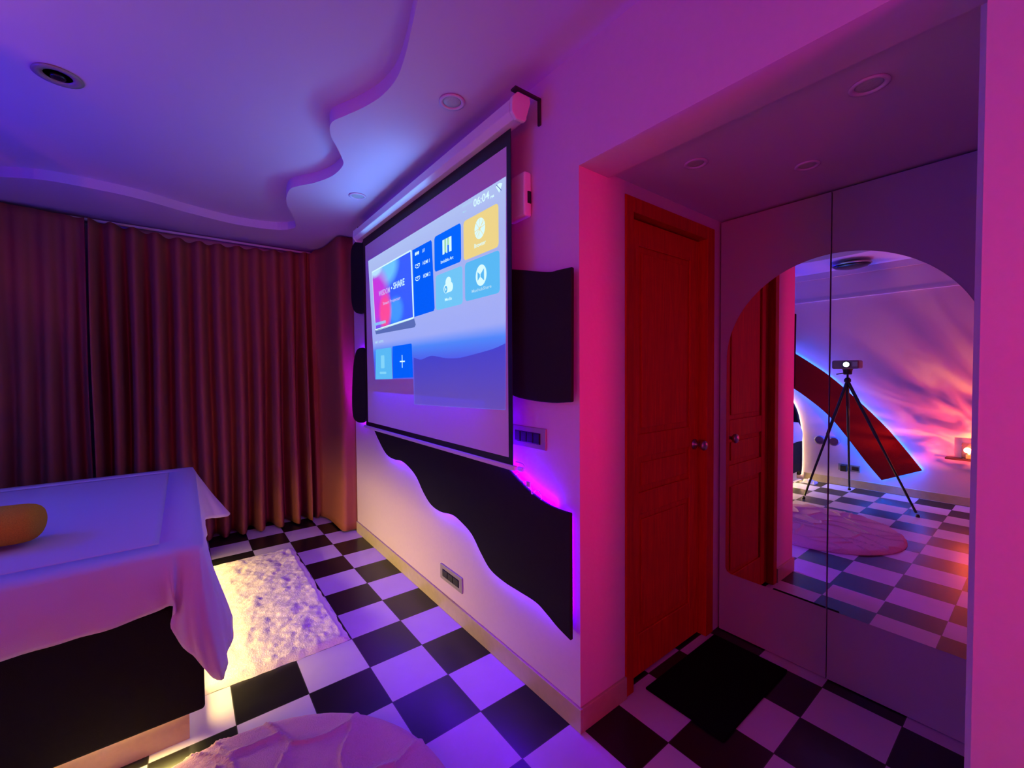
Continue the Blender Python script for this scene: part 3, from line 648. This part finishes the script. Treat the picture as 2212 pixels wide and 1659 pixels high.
for i, q in enumerate(flat):
    T, Mi, H = Vector((q[0], q[1], TZ)), Vector(q[2:5]), Vector(q[5:8]); col = []
    cc = Vector((max(min(T.x, -.10), -1.84), min(max(T.y, 2.38), 4.10), TZ+.001))
    col.append(bm.verts.new(cc)); col.append(bm.verts.new(cc.lerp(T, .6)+Vector((0, 0, .001)))); col.append(bm.verts.new(T))
    for j in range(1, 15):
        t_ = j/14
        p = (1-t_)**2*T+2*t_*(1-t_)*(2*Mi-(T+H)/2)+t_*t_*H
        rip = .007*sin(i*.55+t_*4)*t_+.005*sin(i*1.3+1)*t_
        out = Vector((H.x-T.x, H.y-T.y, 0)); out = out.normalized() if out.length > .001 else Vector((0, -1, 0))
        p = p+out*rip
        p.z += .006*noise.noise(Vector((i*.2, t_*3, 2)))
        col.append(bm.verts.new(p))
    cols.append(col)
for a_, b_ in zip(cols, cols[1:]):
    for j in range(len(a_)-1): bm.faces.new((a_[j], b_[j], b_[j+1], a_[j+1]))
inner = [c_[0] for c_ in cols]
bmesh.ops.remove_doubles(bm, verts=bm.verts[:], dist=.0004)
# flat middle with faint wrinkles
nx, ny = 60, 60; gx0, gx1, gy0, gy1 = -1.84, -.10, 2.38, 4.10; g = []
for i in range(nx+1):
    g.append([bm.verts.new((gx0+(gx1-gx0)*i/nx, gy0+(gy1-gy0)*j/ny, TZ+.001+(.010*noise.noise(Vector((i*.12, j*.05, 0)))+.004*noise.noise(Vector((i*.35, j*.2, 5))))*min(1, min(nx-i, j, ny-j)/14))) for j in range(ny+1)])
for i in range(nx):
    for j in range(ny): bm.faces.new((g[i][j], g[i+1][j], g[i+1][j+1], g[i][j+1]))
bmesh.ops.recalc_face_normals(bm, faces=bm.faces[:])
sheet = obj('bed_sheet', bm, M['sheet'], smooth=True)
md = sheet.modifiers.new('thick', 'SOLIDIFY'); md.thickness = .005; md.offset = 0
tag(sheet, 'white bed sheet hanging over the foot and near side of the black bed', 'bed sheet')
# yellow roll
def roll(bm, n=24):
    prof = [(.0, .0), (.035, .0), (.065, -.008), (.083, -.03), (.088, -.07), (.086, -.2), (.088, -.35), (.085, -.5), (.078, -.55), (.05, -.575), (.01, -.58)]
    rings = []
    for r, h in prof:
        r = max(r, .004)
        rings.append([bm.verts.new((h, r*1.25*cos(2*pi*k/n)*(1+.05*noise.noise(Vector((h*9, k*.4, 1)))), .082+r*.95*sin(2*pi*k/n)*(1+.05*noise.noise(Vector((h*9, k*.4, 4)))))) for k in range(n)])
    for a_, b_ in zip(rings, rings[1:]):
        for k in range(n): bm.faces.new((a_[k], a_[(k+1) % n], b_[(k+1) % n], b_[k]))
    bm.faces.new(rings[0][::-1]); bm.faces.new(rings[-1]); bmesh.ops.recalc_face_normals(bm, faces=bm.faces[:])
bm = B(); roll(bm); o = obj('towel_roll', bm, M['towel'], smooth=True, loc=(-.50, 2.72, TZ+.022), subd=1); o.rotation_euler = (0, 0, radians(-6))
tag(o, 'yellow towel roll lying on the white bed sheet', 'towel')
# pillow at the head of the bed
for (px, py, lab) in ((-1.62, 2.72, 'pale blue pillow at the head of the bed, nearer the doorway side'), (-1.62, 3.62, 'pale blue pillow at the head of the bed, nearer the curtains')):
    bm = B(); n = 14; vs = {}
    for s in (1, -1):
        for i in range(n+1):
            for j in range(n+1):
                u, v = i/n*2-1, j/n*2-1; h = .075*(1-abs(u)**2.6)**.6*(1-abs(v)**2.6)**.6
                vs[s, i, j] = bm.verts.new((u*.21*(1-.06*v*v), v*.36*(1-.05*u*u), .08+s*h))
        for i in range(n):
            for j in range(n): bm.faces.new((vs[s, i, j], vs[s, i+1, j], vs[s, i+1, j+1], vs[s, i, j+1]))
    bmesh.ops.remove_doubles(bm, verts=bm.verts[:], dist=.0005); bmesh.ops.recalc_face_normals(bm, faces=bm.faces[:])
    tag(obj('pillow', bm, M['pillow'], smooth=True, loc=(px, py, TZ+.012)), lab, 'pillow', 'bed pillows')

# ------------------------------------------------------------------ rugs
def pile_rug(x0, x1, y0, y1, h):
    bm = B(); st = .011; nx, ny = int((x1-x0)/st), int((y1-y0)/st); g = []
    for i in range(nx+1):
        row = []
        for j in range(ny+1):
            x, y = x0+(x1-x0)*i/nx, y0+(y1-y0)*j/ny
            e = min(i, nx-i, j, ny-j); edge = min(1, e/3)
            a = noise.turbulence(Vector((x*5, y*5, 1)), 4, True, amplitude_scale=.6, frequency_scale=2.1)
            f_ = noise.noise(Vector((x*45, y*38, 3)))
            z = .006+(h+.011*(a-.6)+.0028*f_)*edge
            q = .006*noise.noise(Vector((x*14, y*14, 8)))
            row.append(bm.verts.new((x+q*(1 if 0 < i < nx else 2), y+q*(1 if 0 < j < ny else 2), max(.001, z) if edge else .001)))
        g.append(row)
    for i in range(nx):
        for j in range(ny): bm.faces.new((g[i][j], g[i+1][j], g[i+1][j+1], g[i][j+1]))
    bmesh.ops.recalc_face_normals(bm, faces=bm.faces[:])
    return bm
tag(obj('shaggy_rug', pile_rug(.0, .735, 2.50, 4.14, .022), M['rug'], smooth=True), 'cream shaggy rectangular rug on the floor at the foot of the bed', 'rug')
# round rug with a raised leaf pattern
bm = B(); RC = (.10, 1.45); RR = .675; nr, na = 120, 300; rings = []
def pat(x, y):
    w1 = noise.noise(Vector((x*2.2, y*2.2, 0)))*.35
    v = noise.voronoi(Vector((x*5.2+w1*3, (y*3.6+x*1.2)+w1*2, .3)))[0]
    e = v[1]-v[0]
    return e
for i in range(nr+1):
    r = RR*i/nr; ring_ = []
    for k in range(na):
        a = 2*pi*k/na; x, y = RC[0]+r*cos(a), RC[1]+r*sin(a)
        e = pat(x, y); ridge = max(0, 1-e/.06)
        z = .036+.014*ridge**1.3+.002*noise.noise(Vector((x*30, y*30, 0)))
        if i > nr-8: z -= .030*((i-nr+8)/8)**2
        ring_.append(bm.verts.new((x, y, z)))
        if i == 0: break
    rings.append(ring_)
for k in range(na): bm.faces.new((rings[0][0], rings[1][k], rings[1][(k+1) % na]))
for i in range(1, nr):
    for k in range(na): bm.faces.new((rings[i][k], rings[i+1][k], rings[i+1][(k+1) % na], rings[i][(k+1) % na]))
last = rings[-1]; bot = [bm.verts.new((v.co.x, v.co.y, .001)) for v in last]
for k in range(na): bm.faces.new((last[k], bot[k], bot[(k+1) % na], last[(k+1) % na]))
bm.faces.new(bot[::-1]); bmesh.ops.recalc_face_normals(bm, faces=bm.faces[:])
tag(obj('round_rug', bm, M['rug2'], smooth=True), 'thick round pink rug with a carved leaf-like pattern', 'rug')
bm = B(); box(bm, (1.745, .825, 0.001), (2.42, 1.205, .012)); tag(obj('doormat', bm, M['mat_'], bevel=.004), 'black rectangular doormat in front of the brown alcove door', 'doormat')

# ------------------------------------------------------------------ things on and before the left wall (seen in the mirror)
slp = catmull([(3.05, 2.28), (2.70, 2.09), (2.36, 1.84), (2.10, 1.645), (1.89, 1.475), (1.61, 1.19), (1.27, .80), (.96, .35)], 4)
slb = catmull([(1.33, .16), (1.49, .37), (1.70, .68), (1.89, .93), (2.11, 1.135), (2.35, 1.315), (2.70, 1.53), (3.05, 1.70)], 4)
poly = slp+slb
t = panel('slanted_panel', poly, 'dark red slanted wall panel with a blue glow round it, seen in the mirror', 'wall panel', XL+.045, XL+.062, M['redfelt'])
def blue_strip(a, b_): part('light_strip', t, M['blue'], lambda bm: tube(bm, [(XL+.022, y, z) for y, z in zip(*[iter(sum([list(p) for p in (a)], []))]*2)], .0055, 6))
blue_strip(offs(slp, .016), None); blue_strip(offs(slb, .016), None)
part('light_strip', t, M['blue'], lambda bm: tube(bm, [(XL+.022, 1.00, .355), (XL+.022, 1.31, .20)], .0055, 6))
# dark board higher up on the same wall: only its edge shows in the mirror
t = thing('wall_board', 'dark board high on the left wall above the slanted panel, its edge seen in the mirror', 'wall board', (XL+.02, 2.9, 1.88))
part('board', t, M['foam'], lambda bm: box(bm, (XL+.012, 2.345, 1.88), (XL+.034, 3.4, 2.34)), bevel=.004)
part('batten', t, M['black'], lambda bm: box(bm, (XL+.0003, 2.45, 2.0), (XL+.012, 3.3, 2.04)))
# candle in glass on a little shelf
t = tag(obj('wall_shelf', (lambda bm: (box(bm, (XL, .42, .525), (XL+.11, .77, .545)), bm)[1])(B()), M['bracket'], bevel=.003), 'small dark wall shelf carrying the glowing candle glass, seen in the mirror', 'shelf')
t = thing('candle_holder', 'square clear glass holder with a burning orange candle on the wall shelf', 'candle holder', (XL+.055, .585, .546))
def gb(bm):
    a, b_, c_, d_ = XL+.005, .53, XL+.105, .64
    prism_z(bm, [(a, b_), (c_, b_), (c_, d_), (a, d_)], .546, .552)
    for q in (((a, b_), (c_, b_+.003)), ((a, d_-.003), (c_, d_)), ((a, b_+.003), (a+.003, d_-.003)), ((c_-.003, b_+.003), (c_, d_-.003))):
        box(bm, (q[0][0], q[0][1], .552), (q[1][0], q[1][1], .72))
part('glass', t, glass, gb)
part('candle', t, M['wax'], lambda bm: lathe(bm, [(.025, .553), (.026, .59), (.022, .592)], (XL+.055, .585, 0), n=20), smooth=True)
part('flame', t, M['flame'], lambda bm: lathe(bm, [(.004, .597), (.011, .606), (.009, .62), (.002, .637)], (XL+.055, .585, 0), n=14), smooth=True)
# outlet strip
t = thing('wall_outlet', 'pale wall outlet with black plug behind the tripod, seen in the mirror', 'outlet', (XL, 1.67, .2))
part('plate', t, M['greyp'], lambda bm: box(bm, (XL, 1.555, .205), (XL+.009, 1.79, .295)), bevel=.003)
part('socket', t, M['dark'], lambda bm: box(bm, (XL+.009, 1.57, .225), (XL+.013, 1.64, .275)), bevel=.001)
part('plug', t, M['black'], lambda bm: box(bm, (XL+.009, 1.69, .20), (XL+.05, 1.76, .28)), bevel=.006)
for (yy, lab) in ((2.0, 'round dark violet disc on the left wall, the one nearer the bed'), (1.835, 'round dark violet disc on the left wall, the one nearer the tripod')):
    bm = B(); lathe(bm, [(.055, 0), (.062, .01), (.062, .03), (.045, .04), (.03, .032), (.012, .036)], (0, 0, 0), 'X', 24)
    tag(obj('wall_disc', bm, mat('violet_plastic', (.10, .05, .16), .35, bump=.02), smooth=True, loc=(XL+.0005, yy, .585)), lab, 'wall disc', 'round wall discs')
# white cloth on the floor by the bed head
bm = B(); n = 16; g = []
for i in range(n+1):
    g.append([bm.verts.new((-1.84+.16*i/n, 1.98+.17*j/n, .004+max(0, .05*(1-abs(i/n*2-1)**2)*(1-abs(j/n*2-1)**2)+.03*noise.noise(Vector((i*.4, j*.4, 2)))*(1 if 0 < i < n and 0 < j < n else 0)))) for j in range(n+1)])
for i in range(n):
    for j in range(n): bm.faces.new((g[i][j], g[i+1][j], g[i+1][j+1], g[i][j+1]))
tag(obj('floor_cloth', bm, M['sheet'], smooth=True), 'crumpled white cloth on the floor beside the bed head, seen in the mirror', 'cloth')

# tripod and projector
tp = thing('tripod', 'black three-legged tripod standing in the room, seen in the mirror', 'tripod', (-1.22, 1.52, 0))
apex = Vector((-1.22, 1.525, 1.42))
for ft in ((-.87, 1.85, .012), (-1.75, 1.62, .012), (-1.04, .87, .012)):
    f_ = Vector(ft)
    lg = part('leg', tp, M['black'], lambda bm: tube(bm, [apex, apex.lerp(f_, .45), apex.lerp(f_, .46), apex.lerp(f_, .98)], [.018, .017, .013, .011], 10))
    part('foot', lg, M['black'], lambda bm: lathe(bm, [(.016, 0.0), (.017, .015), (.010, .03)], (f_.x, f_.y, 0.0), n=12), smooth=True)
part('centre_column', tp, M['black'], lambda bm: tube(bm, [(-1.22, 1.525, 1.12), (-1.22, 1.525, 1.50)], .011, 12))
def head(bm):
    lathe(bm, [(.02, 1.40), (.034, 1.41), (.034, 1.44), (.018, 1.46)], (-1.22, 1.525, 0), n=16); lathe(bm, [(.03, 1.495), (.042, 1.50), (.045, 1.545), (.05, 1.555), (.05, 1.562)], (-1.22, 1.525, 0), n=18)
part('head', tp, M['black'], head)
part('handle', tp, M['black'], lambda bm: tube(bm, [(-1.22, 1.525, 1.52), (-1.16, 1.62, 1.50)], .006, 8))
pj = thing('projector', 'small projector with a glowing white lens on top of the tripod', 'projector', (-1.22, 1.52, 1.563))
part('housing', pj, M['pbody'], lambda bm: box(bm, (-1.31, 1.40, 1.563), (-1.13, 1.66, 1.665)), bevel=.02, seg=4)
part('lens_ring', pj, M['black'], lambda bm: lathe(bm, [(.038, -1.131), (.040, -1.118), (.034, -1.116)], (0, 1.515, 1.615), 'X', 24))
part('lens', pj, M['lens'], lambda bm: lathe(bm, [(.030, -1.1165), (.026, -1.110), (.008, -1.107)], (0, 1.515, 1.615), 'X', 24), smooth=True)
part('side_grille', pj, M['greyp'], lambda bm: box(bm, (-1.132, 1.41, 1.59), (-1.127, 1.46, 1.645)), bevel=.002)

# ------------------------------------------------------------------ candle lamp and added cloud spot
d = bpy.data.lights.new('candle_light', 'POINT'); d.energy = 5.5; d.color = (1.0, .08, .02); d.shadow_soft_size = .03
o = bpy.data.objects.new('candle_light', d); C.objects.link(o); o.location = (XL+.20, .585, .66)
# added unseen noise-patterned spot, imitating the candle glass's orange clouds on the left wall
d = bpy.data.lights.new('cloud_light', 'SPOT'); d.energy = 130; d.color = (1, 1, 1); d.spot_size = radians(120); d.spot_blend = .6; d.shadow_soft_size = .01
d.use_nodes = True; nt = d.node_tree; N = nt.nodes.new; L = nt.links.new; em = nt.nodes['Emission']
tc = N('ShaderNodeTexCoord'); mp = N('ShaderNodeMapping'); mp.inputs['Scale'].default_value = (2.6, 6, 2); mp.inputs['Rotation'].default_value = (0, 0, radians(35))
n1 = N('ShaderNodeTexNoise'); n1.inputs['Scale'].default_value = 1.0; n1.inputs['Detail'].default_value = 6; n1.inputs['Distortion'].default_value = .8
rp = N('ShaderNodeValToRGB'); rp.color_ramp.elements[0].position = .36; rp.color_ramp.elements[0].color = (.02, .0, .004, 1); rp.color_ramp.elements[1].position = .68; rp.color_ramp.elements[1].color = (1, .26, .05, 1)
e = rp.color_ramp.elements.new(.50); e.color = (.55, .05, .04, 1)
L(tc.outputs['Normal'], mp.inputs[0]); L(mp.outputs[0], n1.inputs['Vector']); L(n1.outputs['Fac'], rp.inputs[0]); L(rp.outputs[0], em.inputs['Color'])
o = bpy.data.objects.new('cloud_light', d); C.objects.link(o); o.location = (XL+.55, .36, .50)
o.rotation_euler = (Vector((XL, .88, 1.30))-Vector(o.location)).to_track_quat('-Z', 'Y').to_euler()
